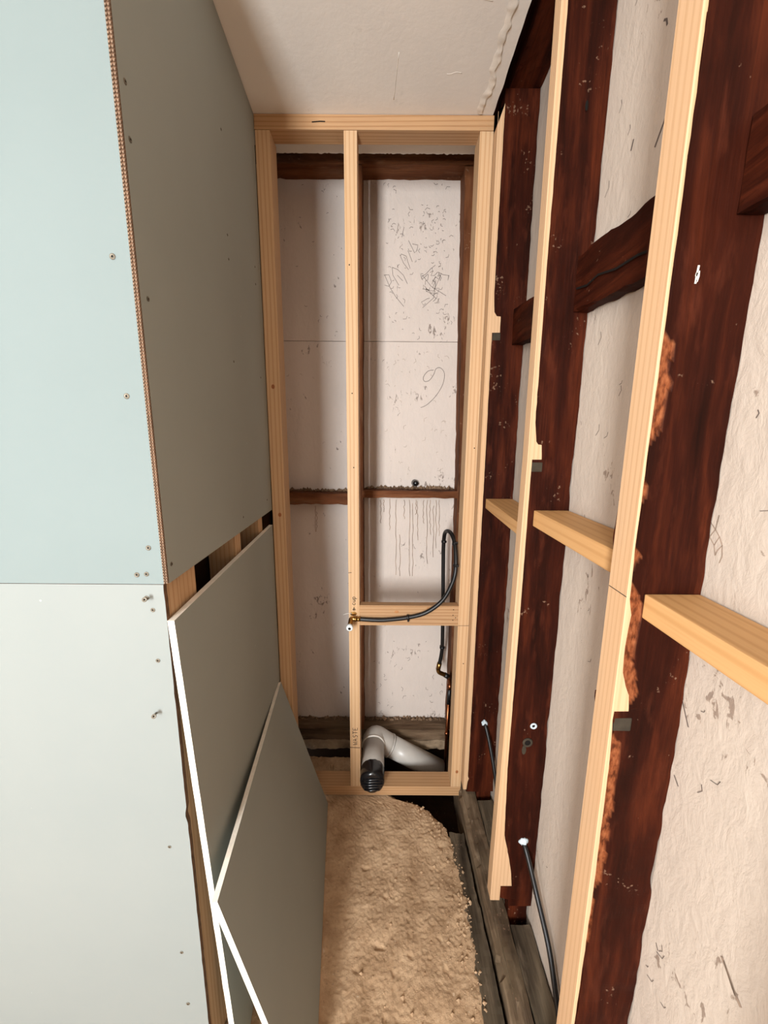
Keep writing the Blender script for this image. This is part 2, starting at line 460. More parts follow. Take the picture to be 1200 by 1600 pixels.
# ceiling board (stops short of the right wall) with a ridge of dried compound
def xceil(y): return 0.3195 + 0.003 * noise.noise(Vector((y * 18, 2, 5)))
CE = 1.508
def make_ceiling():
    ys = [-2.15 + 0.2 * i for i in range(12)] + [0.15 + 0.0125 * i for i in range(110)]
    ys = [y for y in ys if y < 1.487]
    V = []; F = []
    for y in ys:
        e = xceil(y)
        V += [(-4.4, y, ZC), (e, y, ZC), (e, y, ZC + 0.013), (-4.4, y, ZC + 0.013)]
    for i in range(len(ys) - 1):
        a = 4 * i
        F += [[a, a + 4, a + 5, a + 1], [a + 1, a + 5, a + 6, a + 2], [a + 2, a + 6, a + 7, a + 3]]
    F += [[0, 1, 2, 3], [len(V) - 4, len(V) - 1, len(V) - 2, len(V) - 3]]
    o = obj('ceiling', V, F, CEIL, origin=(0, 0, ZC)); tag(o, 'white plastered ceiling board', None, None, 'structure')
    # ragged rear end of the board behind the new frame
    V = []; F = []
    for i in range(120):
        x = -0.42 + 0.74 * i / 119
        yy = CE + 0.006 * noise.noise(Vector((x * 60, 1, 1))) + 0.004 * noise.noise(Vector((x * 170, 4, 1)))
        V += [(x, 1.412, ZC - 0.001), (x, yy, ZC - 0.002), (x, yy + 0.002, ZC + 0.012)]
    for i in range(119):
        a = 3 * i; F += [[a, a + 1, a + 4, a + 3], [a + 1, a + 2, a + 5, a + 4]]
    obj('ragged_edge', V, F, CEIL, o)
    # compound ridge: a low, lumpy, wandering bead
    V = []; F = []; n = 170
    for i in range(n):
        y = 0.85 + 0.495 * i / (n - 1)
        c = 0.281 + 0.010 * noise.noise(Vector((y * 14, 1, 9))) + 0.005 * noise.noise(Vector((y * 46, 1, 2)))
        wd = 0.008 + 0.007 * noise.noise(Vector((y * 30, 3, 3))) + 0.002
        wd = max(wd, 0.003); h = 0.0028 + 0.0016 * noise.noise(Vector((y * 60, 8, 2)))
        for t, hh in ((-1, -0.0002), (-0.4, 0.6), (0.5, 1.0), (0.85, 0.8), (1.0, -0.0002)):
            V.append((c + t * wd, y, ZC - (h * hh if hh > 0 else hh)))
    for i in range(n - 1):
        for k in range(4):
            a = 5 * i + k; F.append([a, a + 5, a + 6, a + 1])
    obj('compound_ridge', V, F, RIDGE, o, smooth=True)
    # faint trowel scrapes
    for (xa, ya, xb, yb) in ((0.105, 1.03, 0.235, 1.045), (0.16, 1.22, 0.20, 1.215), (0.02, 1.30, 0.03, 1.16)):
        pts = [(xa + (xb - xa) * t / 8, ya + (yb - ya) * t / 8 + 0.002 * math.sin(t), ZC + 0.0006) for t in range(9)]
        tube('trowel_scrape', pts, 0.0012, RIDGE, o, 6)
    return o
make_ceiling()

# dark cover added above the gap, blocking sky light so the void stays dark
tag(box('trim_2', (-0.7, -2.15, 2.56), (0.6, 1.95, 2.60), VOID, None, 0), 'added dark cover over the ceiling void, keeping light out', None, None, 'structure')

# right wall: white plaster sheet behind the studs
wr = rough_box('wall_right', (XW, -2.15, -0.30), (XW + 0.02, 1.80, 2.56), (1, 60, 50), 0.0, 3, PLASTER_R)
tag(wr, 'rough white plaster behind the dark studs', None, None, 'structure')
def wr_marks(name, lines, width, mat):
    strokes(name, lines, ((XW, 0, 0), (0, 1, 0), (0, 0, 1), (-1, 0, 0)), width, mat, wr, 0.0007)

# back wall: plaster panels with open joints, backing behind
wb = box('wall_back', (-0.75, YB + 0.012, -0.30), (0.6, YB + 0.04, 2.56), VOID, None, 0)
tag(wb, 'old plaster panel wall behind the pine frame', None, None, 'structure')
for z0, z1 in ((1.8475, 2.50), (1.20, 1.8455), (0.02, 1.197)):
    rough_box('wall_panel', (-0.47, YB, z0), (0.36, YB + 0.011, z1), (60, 1, 50), 0.0004, z0, PLASTER_B, wb, 14)

# rest of the room behind the camera, with the window that lights it
V = []; F = []
def quad(a, b, c, d):
    n = len(V); V.extend([a, b, c, d]); F.append([n, n + 1, n + 2, n + 3])
for (xa, xb, za, zb) in ((-4.25, WX0, -0.02, ZC), (WX1, XW, -0.02, ZC), (WX0, WX1, -0.02, WZ0), (WX0, WX1, WZ1, ZC)):
    for yy in (WY, WY - 0.12): quad((xa, yy, za), (xb, yy, za), (xb, yy, zb), (xa, yy, zb))
for (xa, za, xb, zb) in ((WX0, WZ0, WX1, WZ0), (WX1, WZ0, WX1, WZ1), (WX1, WZ1, WX0, WZ1), (WX0, WZ1, WX0, WZ0)):
    quad((xa, WY, za), (xb, WY, zb), (xb, WY - 0.12, zb), (xa, WY - 0.12, za))
tag(obj('wall_rear', V, F, ROOM), 'unlined wall with the window behind the viewer', None, None, 'structure')
V = []; F = []
for (ya, yb, za, zb) in ((-2.15, LY0, -0.02, ZC), (LY1, 0.66, -0.02, ZC), (LY0, LY1, -0.02, LZ0), (LY0, LY1, LZ1, ZC)):
    for xx in (LX, LX - 0.12): quad((xx, ya, za), (xx, yb, za), (xx, yb, zb), (xx, ya, zb))
for (ya, za, yb, zb) in ((LY0, LZ0, LY1, LZ0), (LY1, LZ0, LY1, LZ1), (LY1, LZ1, LY0, LZ1), (LY0, LZ1, LY0, LZ0)):
    quad((LX, ya, za), (LX, yb, zb), (LX - 0.12, yb, zb), (LX - 0.12, ya, za))
tag(obj('wall_left', V, F, ROOM), 'unlined wall with a window on the far left of the room', None, None, 'structure')
w2 = box('window_2', (LX - 0.075, LY0, LZ0), (LX - 0.035, LY1, LZ0 + 0.05), WHITEP, None, 0.003)
tag(w2, 'white framed window on the far left of the room', None, None, 'structure')
box('window_frame', (LX - 0.075, LY0, LZ1 - 0.05), (LX - 0.035, LY1, LZ1), WHITEP, w2)
for ya in (LY0, LY1 - 0.05): box('window_frame', (LX - 0.075, ya, LZ0 + 0.05), (LX - 0.035, ya + 0.05, LZ1 - 0.05), WHITEP, w2)
win = box('window_1', (WX0, WY - 0.075, WZ0), (WX1, WY - 0.035, WZ0 + 0.05), WHITEP, None, 0.003)
tag(win, 'white framed window lighting the room', None, None, 'structure')
box('window_frame', (WX0, WY - 0.075, WZ1 - 0.05), (WX1, WY - 0.035, WZ1), WHITEP, win)
for xa in (WX0, WX1 - 0.05): box('window_frame', (xa, WY - 0.075, WZ0 + 0.05), (xa + 0.05, WY - 0.035, WZ1 - 0.05), WHITEP, win)

# ------------------------------------------------------------------ new pine frame across the niche
FR = empty('pine_wall_frame', (-0.035, 1.35, 0.0))
tag(FR, 'new pale pine stud frame standing across the end of the niche', 'timber frame')
Y0, Y1 = 1.35, 1.422
top = box('top_plate', (-0.400, Y0 - 0.001, 2.365), (0.3235, Y1 - 0.013, ZC - 0.001), PINE[0], FR)
bot = box('bottom_plate', (-0.397, Y0, 0.0), (0.3235, Y1 + 0.003, 0.042), PINE[0], FR)
box('stud', (-0.3985, Y0, 0.0425), (-0.353, Y1, 2.3645), PINE[2], FR)
stc = box('stud', (-0.130, Y0, 0.0425), (-0.0895, Y1, 2.3645), PINE[2], FR)
str_ = box('stud', (0.2825, Y0, 0.0425), (0.3240, Y1, 2.3645), PINE[2], FR)
nog = box('nogging', (-0.0893, Y0 - 0.001, 0.757), (0.2823, Y0 + 0.032, 0.837), PINE[0], FR)
# nail heads, nail dots and split in the frame
def dots(name, pts, r, mat, parent, nrm=(0, -1, 0), sx=1.0, sz=1.0):
    V = []; F = []
    N = Vector(nrm)
    U = Vector((1, 0, 0)) if abs(N.y) > 0.5 else Vector((0, 1, 0)); Z = Vector((0, 0, 1)) if abs(N.z) < 0.5 else Vector((0, 1, 0))
    for p in pts:
        b = len(V); p = Vector(p)
        for k in range(8):
            a = 2 * math.pi * k / 8
            V.append(p + U * math.cos(a) * r * sx + Z * math.sin(a) * r * sz + N * 0.0004)
        V.append(p + N * 0.0012)
        for k in range(8): F.append([b + k, b + (k + 1) % 8, b + 8])
    return obj(name, V, F, mat, parent)
for p in ((0.305, 1.35, 0.115), (-0.373, 1.35, 1.18), (-0.377, 1.35, 1.62)): dots('knot', [p], 0.006, flat('knot', (150, 92, 52)), FR, sz=1.3)
strokes('crack', [[(-0.225, 2.384), (-0.20, 2.386), (-0.185, 2.3855)]], ((0, Y0 - 0.001, 0), (1, 0, 0), (0, 0, 1), (0, -1, 0)), 0.003, DARKHOLE, top, 0.0005)
dots('knot', [(-0.15, 1.385, 2.365)], 0.012, flat('knot_dark', (74, 44, 24)), top, (0, 0, -1), 1.6, 1.0)
for p in ((-0.1105, Y0, 1.60), (-0.116, Y0, 1.995), (-0.107, Y0, 1.35)): dots('nail', [p], 0.0022, DARKHOLE, stc)
for p in ((0.262, Y0 - .001, 0.78), (0.262, Y0 - .001, 0.80), (0.263, Y0 - .001, 0.822), (0.272, Y0 - .001, 0.79)): dots('nail', [p], 0.002, DARKHOLE, nog)
for p in ((0.05, Y0 - .001, 0.812), (0.01, Y0 - .001, 0.776), (0.17, Y0 - .001, 0.826)): dots('knot', [p], 0.006, flat('knot_light', (168, 116, 70)), nog, sx=1.4)
for p in ((0.312, Y0, 1.42), (0.31, Y0, 0.60)): dots('nail', [p], 0.0022, DARKHOLE, str_)
strokes('pencil_line', [[(0.283, 0.757), (0.3235, 0.7575)]], ((0, Y0, 0), (1, 0, 0), (0, 0, 1), (0, -1, 0)), 0.0012, INK, str_)
# handwriting, reading upwards: letter x runs up the stud, letter y runs to the left
LET = {'W': [[(0, 1), (0.2, 0), (0.45, 0.7), (0.7, 0), (1, 1)]], 'A': [[(0, 0), (0.45, 1), (0.9, 0)], [(0.2, 0.4), (0.75, 0.4)]],
       'S': [[(0.9, 0.9), (0.5, 1), (0.15, 0.8), (0.4, 0.55), (0.8, 0.4), (0.75, 0.1), (0.4, 0), (0.05, 0.12)]],
       'T': [[(0, 1), (1, 1)], [(0.5, 1), (0.5, 0)]], 'E': [[(0.85, 1), (0.1, 1), (0.1, 0), (0.9, 0)], [(0.1, 0.5), (0.7, 0.5)]],
       'u': [[(0, 0.7), (0.05, 0.15), (0.4, 0), (0.75, 0.2), (0.8, 0.7), (0.85, 0)]],
       'p': [[(0.1, 0.7), (0.1, -0.4)], [(0.1, 0.5), (0.45, 0.72), (0.8, 0.5), (0.75, 0.12), (0.4, 0), (0.1, 0.15)]],
       'c': [[(0.8, 0.6), (0.45, 0.75), (0.1, 0.5), (0.15, 0.12), (0.5, 0), (0.85, 0.15)]]}
def upward_word(word, x_base, z0, h, adv, wid):
    L = []
    for i, ch in enumerate(word):
        for st in LET[ch]:
            L.append([(x_base - y * h, z0 + i * adv + x * adv * 0.78) for x, y in st])
    return L
fr_front = ((0, Y0, 0), (1, 0, 0), (0, 0, 1), (0, -1, 0))
waste = upward_word('WASTE', -0.1005, 0.238, 0.018, 0.0165, 0.002)
waste += [[(-0.131, 0.2262), (-0.118, 0.2258), (-0.0905, 0.2250)]]
strokes('lettering', waste, fr_front, 0.0022, INK, stc)
note = upward_word('cup', -0.1045, 0.838, 0.015, 0.012, 0.002)
note += [[(-0.115, 0.818), (-0.110, 0.829), (-0.1035, 0.818), (-0.115, 0.818)], [(-0.1125, 0.820), (-0.1065, 0.8205)], [(-0.110, 0.816), (-0.110, 0.826)], [(-0.13, 0.964), (-0.118, 0.965)]]
strokes('lettering', note, fr_front, 0.0020, INK, stc)

# ------------------------------------------------------------------ old brown framing against the back wall
OB = empty('old_wall_frame', (-0.04, 1.647, 0.043))
tag(OB, 'old brown rough-sawn wall framing behind the new pine frame', 'timber frame')
YO = 1.605
rough_box('top_plate', (-0.47, YO, 2.432), (0.36, YB, 2.53), (40, 4, 4), 0.003, 1, OLD_BACK[0], OB, 12, None, 0.008)
rough_box('bottom_plate', (-0.47, YO, 0.040), (0.309, YB - 0.001, 0.095), (40, 5, 4), 0.003, 2, DUSTY, OB, 12, None, 0.006)
rough_box('post', (-0.475, YO, 0.096), (-0.425, YB, 2.431), (4, 4, 80), 0.0015, 3, PINE[2], OB, 8)
rough_box('post', (-0.15, YO, 0.096), (-0.088, YB, 2.431), (4, 5, 80), 0.0015, 4, OLD_BACK[2], OB, 8, None, 0.003)
rough_box('post', (0.310, YO, 0.096), (0.357, YB, 2.431), (4, 5, 100), 0.0025, 5, OLD_BACK[2], OB, 8, lambda p: Vector((p.x - 0.022 * max(0, (p.z - 1.3) / 1.1), p.y, p.z)), 0.006)
rough_box('nogging', (-0.425, YO, 1.176), (-0.15, YB, 1.224), (24, 5, 4), 0.003, 6, OLD_BACK[0], OB, 14, None, 0.008)
rough_box('nogging', (-0.092, YO, 1.206), (0.310, YB, 1.236), (30, 5, 4), 0.002, 7, OLD_BACK[0], OB, 14, None, 0.005)
# crumbs of mortar along the top of the noggings and the foot of the plaster
def crumbs(name, x0, x1, y, z, n, r, mat, parent, seed, ymin=None):
    rnd = random.Random(seed); V = []; F = []
    for i in range(n):
        x = x0 + (x1 - x0) * rnd.random(); rr = r * (0.4 + rnd.random() ** 2)
        c = Vector((x, y - rnd.random() * 0.02, z + rr * 0.4)); b = len(V)
        for d in ((1, 0, 0), (-1, 0, 0), (0, 1, 0), (0, -1, 0), (0, 0, 1), (0, 0, -1)):
            V.append(c + Vector(d) * rr * (0.6 + 0.8 * rnd.random()))
        for f in ((0, 2, 4), (2, 1, 4), (1, 3, 4), (3, 0, 4), (2, 0, 5), (1, 2, 5), (3, 1, 5), (0, 3, 5)): F.append([b + k for k in f])
    o = obj(name, V, F, mat, parent); o['kind'] = 'stuff'; return o
MORTAR = dirt('old_mortar', (96, 74, 56), (142, 116, 92), (50, 36, 26))
crumbs('mortar_crumbs', -0.09, 0.305, YB - 0.004, 1.236, 190, 0.008, MORTAR, OB, 3)
crumbs('mortar_crumbs', -0.42, -0.152, YB - 0.004, 1.224, 110, 0.008, MORTAR, OB, 5)
crumbs('mortar_crumbs', -0.42, 0.30, YB - 0.006, 0.096, 200, 0.007, MORTAR, OB, 6)
V, F = tube_data([(0.135, YB - 0.001, 1.262), (0.137, YB - 0.02, 1.262), (0.139, YB - 0.03, 1.260)], 0.015, 10, True, lambda t: 0.016 - 0.006 * t)
obj('black_putty', V, F, TAPE, OB, smooth=True)
# rubble footing under the old plate
ft = rough_box('rubble_footing', (-0.47, 1.606, -0.012), (0.309, 1.685, 0.038), (50, 6, 4), 0.006, 11, RUBBLE, None, 22, None, 0.01)
tag(ft, 'pale crumbling footing under the old bottom plate, behind the pipe', 'footing')

# writing and stains on the back plaster
def bpx(lines, ox, oy, k):   # lay out in metres on the wall from a measured sketch: 2.8167 mm per photo pixel at this wall
    out = []
    for ln in lines:
        out.append([((ox + x / 2.857 - 600) * 0.0026 * k(oy + y / 2.857)[0] + k(oy + y / 2.857)[1], k(oy + y / 2.857)[2]) for x, y in ln])
    return out
TH = PITCH
def kk(y):   # height on the plaster for a sketch row, and its scale
    b = (y - 800) / 600.0; dy = math.cos(TH) - b * math.sin(TH); dz = -math.sin(TH) - b * math.cos(TH)
    s = YB / dy
    return (s / 600 / 0.0026, 0.0068 * b * s, 1.443 + dz * s)
wall_front = ((0, YB - 0.0008, 0), (1, 0, 0), (0, 0, 1), (0, -1, 0))
sk = [[(628, 800), (650, 798), (662, 830), (650, 850), (632, 845)], [(632, 800), (655, 855), (680, 895), (717, 940)],
      [(665, 765), (668, 800), (695, 845)], [(665, 765), (690, 775), (715, 800), (733, 838)], [(688, 800), (712, 825)],
      [(700, 710), (715, 745), (738, 775)], [(705, 705), (728, 715), (735, 740), (745, 770)], [(735, 690), (755, 740)],
      [(738, 645), (765, 700), (776, 688)], [(755, 660), (780, 665), (775, 690)], [(718, 585), (708, 630)], [(695, 628), (690, 636)]]
strokes('pencil_writing', bpx(sk, 380, 150, kk), wall_front, 0.0015, PENCIL, wb)
rnd = random.Random(8); sk = []
for i in range(16):
    x, y = rnd.uniform(795, 880), rnd.uniform(780, 930); ln = [(x, y)]
    for k in range(4):
        x += rnd.uniform(-14, 26); y += rnd.uniform(-26, 24); ln.append((x, y))
    sk.append(ln)
sk += [[(800, 800), (840, 850), (905, 890)], [(800, 860), (850, 870), (885, 790)], [(800, 945), (850, 900), (860, 820)]]
strokes('pencil_scribble', bpx(sk, 380, 150, kk), wall_front, 0.0014, PENCIL, wb)
nine = [[(850, 165), (825, 170), (805, 195), (808, 215), (830, 212), (850, 185), (860, 160), (880, 155), (898, 180), (890, 230), (860, 280), (820, 320), (792, 333)]]
nine = [[(p.x, p.y) for p in catmull([(x, y, 0) for x, y in nine[0]], 4)]]
strokes('pencil_writing', bpx(nine, 380, 520, kk), wall_front, 0.0018, PENCIL, wb)
sk = []
for x, y0, y1 in ((614, 745, 850), (628, 745, 800), (655, 740, 880), (682, 745, 1080), (697, 900, 1085), (720, 745, 830), (742, 745, 1085), (758, 760, 1085), (770, 745, 810), (778, 750, 925), (803, 745, 850), (820, 745, 1030),
                  (835, 745, 900), (850, 770, 1000), (862, 745, 960), (875, 745, 905), (322, 775, 890), (330, 800, 890)):
    x = x + rnd.uniform(-2, 2); ln = []
    n = 12
    for i in range(n): ln.append((x + rnd.uniform(-3, 3), y0 + (y1 - y0) * i / (n - 1)))
    sk.append(ln)
strokes('drip_stain', bpx(sk, 380, 520, kk), wall_front, 0.0026, STAIN, wb, 0.0008)
# dark specks and gouges in the plaster
def speck_lines(n, x0, x1, y0, y1, seed, ln=14):
    r = random.Random(seed); out = []
    for i in range(n):
        x, y = r.uniform(x0, x1), r.uniform(y0, y1); a = r.uniform(0, 6.28); l = r.uniform(0.25, 1) * ln
        out.append([(x, y), (x + math.cos(a) * l, y + math.sin(a) * l), (x + math.cos(a + 0.6) * l * 1.7, y + math.sin(a + 0.6) * l * 1.7)])
    return out
strokes('plaster_pit', bpx(speck_lines(70, 640, 940, 390, 1080, 1) + speck_lines(40, 800, 900, 480, 700, 2, 10) + speck_lines(16, 180, 450, 380, 1080, 3, 8), 380, 150, kk), wall_front, 0.0013, PENCIL, wb)
strokes('plaster_pit', bpx(speck_lines(45, 630, 910, 60, 650, 4) + speck_lines(8, 200, 450, 60, 650, 5, 8), 380, 520, kk), wall_front, 0.0011, STAIN, wb)
strokes('plaster_pit', bpx(speck_lines(60, 520, 860, 1030, 1560, 6, 12), 400, 640, kk), wall_front, 0.0013, PENCIL, wb)

# ------------------------------------------------------------------ right wall: dark studs, scribed battens, noggings, beam and sill
beam = rough_box('old_top_beam', (0.352, -0.4, 2.437), (XW - 0.002, 1.69, 2.55), (5, 120, 5), 0.003, 21, OLD[1], None, 10, None, 0.010)
tag(beam, 'dark brown top beam over the right-hand studs beside the ceiling edge', 'timber beam')
def interp(prof, z):
    for (a, xa), (b, xb) in zip(prof, prof[1:]):
        if a <= z <= b: return xa + (xb - xa) * ((z - a) / (b - a) if b > a else 0)
    return prof[0][1] if z < prof[0][0] else prof[-1][1]
PROF = [
    [(0.085, 0.334), (0.12, 0.337), (0.135, 0.3415), (0.145, 0.338), (0.5, 0.338), (1.2, 0.338), (1.7815, 0.3375), (1.7818, 0.3625), (1.829, 0.3622), (1.83, 0.3500), (1.842, 0.3415), (1.90, 0.338), (2.398, 0.340)],
    [(0.124, 0.3453), (0.1755, 0.3455), (0.1757, 0.3775), (0.2285, 0.3721), (0.2700, 0.3640), (0.3067, 0.3560), (0.34, 0.348), (0.3614, 0.3452), (0.57, 0.3400), (1.0, 0.342), (1.37, 0.3422), (1.4024, 0.3427), (1.4027, 0.3648), (1.4360, 0.3622), (1.4370, 0.3540), (1.4435, 0.3490), (1.4866, 0.3435), (1.8, 0.3425), (2.404, 0.345)],
    [(0.0, 0.3425), (0.43, 0.3420), (0.7125, 0.3445), (0.9557, 0.3435), (1.04, 0.3400), (1.0540, 0.3400), (1.0545, 0.3610), (1.0807, 0.3590), (1.0950, 0.3520), (1.1167, 0.3457), (1.157, 0.3436), (1.2058, 0.3467), (1.23, 0.3420), (1.3, 0.3400), (1.6, 0.3410), (2.404, 0.3440)]]
post_specs = [(1.300, 0.072, 'dark red-brown old stud in the far corner, beside the pine frame'),
              (0.900, 0.100, 'dark red-brown old stud in the middle, with two drilled holes low down'),
              (0.504, 0.055, 'widest and nearest dark old stud on the right, with chipped orange edge')]
POSTS = []
for i, (yn, zb, lab) in enumerate(post_specs):
    nz = 420 if i == 2 else 300
    a = (0.0022, 0.0022, 0.0032)[i]
    X0, X1 = 0.345, XW - 0.001
    def scribe(p, i=i):   # the stud's room face meets the back of its batten
        xb = interp(PROF[i], p.z) + 0.0006
        if i == 1 and p.z < 0.124: xb = 0.372
        t = (p.x - X0) / (X1 - X0)
        return Vector((xb + t * (X1 - xb), p.y, p.z))
    p = rough_box('dark_stud', (X0, yn, zb), (XW - 0.001, yn + 0.048, 2.435), (26 if i == 2 else 7, 4, nz), a, 30 + i, OLD_RAW if i == 2 else OLD[2], None, 9, scribe, 0.004)
    tag(p, lab, 'wall stud', 'old dark wall studs'); POSTS.append(p)
# fresh chipped timber along the arris of the nearest stud
me = POSTS[2].data; at = me.color_attributes.new('raw', 'FLOAT_COLOR', 'POINT')
oz = ORG[POSTS[2].name]
for v in me.vertices:
    w = v.co + oz
    lim = 0.0
    for za, zb, wd in ((1.44, 1.58, 0.017), (1.36, 1.40, 0.010), (1.27, 1.31, 0.013), (1.065, 1.255, 0.018), (0.72, 1.02, 0.016), (0.60, 0.72, 0.009)):
        if za < w.z < zb:
            e = min(w.z - za, zb - w.z) / 0.02
            lim = max(lim, wd * min(1, e))
    lim *= 0.85 + 0.35 * noise.noise(Vector((w.z * 40, 1, 1)))
    q = 1.0 if (w.x - interp(PROF[2], w.z)) < lim and lim > 0.002 and w.y < 0.51 else 0.0
    if q: v.co.y += 0.002
    at.data[v.index].color = (q, q, q, 1)
# fittings on the middle stud: ring washer, drilled hole with putty
P2 = POSTS[1]
def ring(name, c, R, r, mat, parent, n=14, m=6):
    V = []; F = []
    for i in range(n):
        a = 2 * math.pi * i / n
        for k in range(m):
            b = 2 * math.pi * k / m
            V.append((c[0] + (R + r * math.cos(b)) * math.cos(a), c[1] - r * math.sin(b) * 0.7, c[2] + (R + r * math.cos(b)) * math.sin(a)))
    for i in range(n):
        for k in range(m):
            F.append([i * m + k, i * m + (k + 1) % m, ((i + 1) % n) * m + (k + 1) % m, ((i + 1) % n) * m + k])
    return obj(name, V, F, mat, parent, smooth=True)
ring('ring_washer', (0.400, 0.8965, 0.703), 0.0065, 0.0028, FOAM, P2)
dots('drilled_hole', [(0.400, 0.897, 0.703)], 0.0045, DARKHOLE, P2)
ring('putty_ring', (0.388, 0.897, 0.6526), 0.0105, 0.0035, GREYPUTTY, P2)
dots('drilled_hole', [(0.388, 0.8965, 0.6526)], 0.0085, DARKHOLE, P2)
dots('dust_smear', [(0.380, 0.8975, 0.630)], 0.010, GREYPUTTY, P2, sx=0.6, sz=1.5)
dots('knot', [(0.397, 0.8972, 2.10)], 0.007, DARKHOLE, P2, sx=0.45, sz=1.4)
# white paint flake on the nearest stud
strokes('paint_flake', [[(0.3712, 1.650), (0.3704, 1.640), (0.3700, 1.630)], [(0.3722, 1.644), (0.3725, 1.638), (0.3712, 1.632)], [(0.3702, 1.642), (0.3696, 1.638)]], ((0, 0.5015, 0), (1, 0, 0), (0, 0, 1), (0, -1, 0)), 0.0022, RIDGE, POSTS[2])

def batten(name, label, yn, yf, zlo, zhi, xl, prof, mat, slant=0.0):
    """plank scribed to the stud: straight room face at xl(z), ragged back edge prof[(z, x)] """
    zs = sorted({zlo, zhi, *[z for z, x in prof]} | {zlo + (zhi - zlo) * i / 120 for i in range(121)})
    def back(z):
        for (a, xa), (b, xb) in zip(prof, prof[1:]):
            if a <= z <= b: return xa + (xb - xa) * ((z - a) / (b - a) if b > a else 0)
        return prof[0][1] if z < prof[0][0] else prof[-1][1]
    V = []; F = []
    for z in zs:
        x0 = xl(z); x1 = back(z) + 0.0008 * noise.noise(Vector((z * 50, yn * 9, 1)))
        zz = z
        V += [(x0 + 0.0012, yn, zz), (x0, yn + 0.0012, zz), (x0, yf, zz), (x1, yf, zz), (x1, yn, zz)]
    if slant:
        for k in range(5): 
            v = V[-5 + k]; V[-5 + k] = (v[0], v[1], v[2] - (slant if k < 3 else 0))
    for i in range(len(zs) - 1):
        a = 5 * i
        for k in range(5):
            b = a + k; c = a + (k + 1) % 5
            F.append([b, b + 5, c + 5, c])
    F.append([0, 1, 2, 3, 4]); F.append([len(V) - 1 - k for k in range(5)])
    o = obj(name, V, F, mat)
    tag(o, label, 'batten', 'pale pine packing battens')
    return o
batten('pine_batten', 'thin pale pine batten on the far corner stud, touching the pine frame', 1.298, 1.338, 0.085, 2.398, lambda z: 0.3215, PROF[0], PINE_PALE, 0.05)
batten('pine_batten', 'pale pine batten on the middle stud, ending in a hooked foot near the floor', 0.898, 0.931, 0.124, 2.404, lambda z: 0.3185 + 0.0135 * min(1, max(0, (z - 0.2) / 1.2)), PROF[1], PINE_PALE)
b3 = batten('pine_batten', 'broad pale pine batten on the nearest stud, with a notch cut at waist height', 0.502, 0.546, 0.0, 2.404, lambda z: 0.3375, PROF[2], PINE_PALE)
batten('pine_batten', 'pale pine batten added out of view on the stud nearest the viewer, shading the plaster', 0.102, 0.146, 0.0, 2.404, lambda z: 0.3375, [(0.0, 0.3600), (2.404, 0.3600)], PINE_PALE)  # unseen batten, added so its shadow dims the plaster beside it
strokes('pencil_line', [[(0.503, 1.232), (0.525, 1.2325), (0.545, 1.2328)]], ((0.3375, 0, 0), (0, 1, 0), (0, 0, 1), (-1, 0, 0)), 0.0009, INK, b3)
# grey saw-cut putty faces left in the studs below the notches
for (x, y, z, p) in ((0.351, 1.2975, 1.775, POSTS[0]), (0.353, 0.8972, 1.390, POSTS[1]), (0.3535, 0.5012, 1.037, POSTS[2])):
    s = (0.011, 0.0115, 0.0115)[POSTS.index(p)]
    box('notch_face', (x - s, y + 0.0005, z - 0.016), (x + s * 1.3, y + 0.012, z + 0.006), GREYPUTTY, p, 0.002)

# new golden noggings between the studs
def nogging(label, y0, y1, z, x0, zs=0.036, dz=0.0):
    bm = box_bm((x0, y0, z - zs), (XW - 0.003, y1, z), 0.002)
    for v in bm.verts: v.co.z += dz * (v.co.y - y0) / (y1 - y0)
    o = bm_obj('pine_nogging', bm, PINE_GOLD); tag(o, label, 'nogging', 'new pine noggings between the old studs'); return o
nogging('short golden pine nogging between the far stud and the middle stud', 0.950, 1.2985, 1.236, 0.3475, 0.033, 0.015)
nogging('golden pine nogging between the middle stud and the nearest stud', 0.554, 0.8985, 1.279, 0.356, 0.038, 0.004)
nogging('golden pine nogging running from the nearest stud out of the right of the frame', 0.152, 0.5025, 1.235, 0.3615, 0.035, 0.002)
# old dark noggings high between the studs
def old_nog(label, y0, y1, za0, za1, h, x0, seed):
    o = rough_box('dark_nogging', (x0, y0, 0), (XW - 0.002, y1, h), (4, 30, 6), 0.0025, seed, OLD[1], None, 10,
                  lambda p: Vector((p.x, p.y, p.z + za0 + (za1 - za0) * (p.y - y0) / (y1 - y0))), 0.007)
    tag(o, label, 'nogging', 'old dark noggings between the studs'); return o
old_nog('old dark nogging between the far stud and the middle stud', 0.949, 1.2985, 1.705, 1.745, 0.105, 0.402, 41)
n23 = old_nog('old dark cracked nogging between the middle stud and the nearest stud', 0.553, 0.8985, 1.690, 1.718, 0.112, 0.406, 42)
old_nog('old dark nogging at the right of the frame beyond the nearest stud', 0.152, 0.5025, 1.700, 1.703, 0.10, 0.408, 43)
strokes('crack', [[(0.885, 1.762), (0.84, 1.752), (0.80, 1.756), (0.74, 1.742), (0.68, 1.738), (0.63, 1.728)]], ((0.4035, 0, 0), (0, 1, 0), (0, 0, 1), (-1, 0, 0)), 0.004, DARKHOLE, n23)
# the next stud towards the viewer carries the near ends of the noggings
ps = rough_box('dark_stud', (0.3605, 0.104, 0.055), (XW - 0.001, 0.1515, 2.435), (5, 4, 90), 0.003, 37, OLD[2], None, 9, None, 0.006)
tag(ps, 'dark old stud holding the near end of the lowest golden nogging', 'wall stud', 'old dark wall studs')

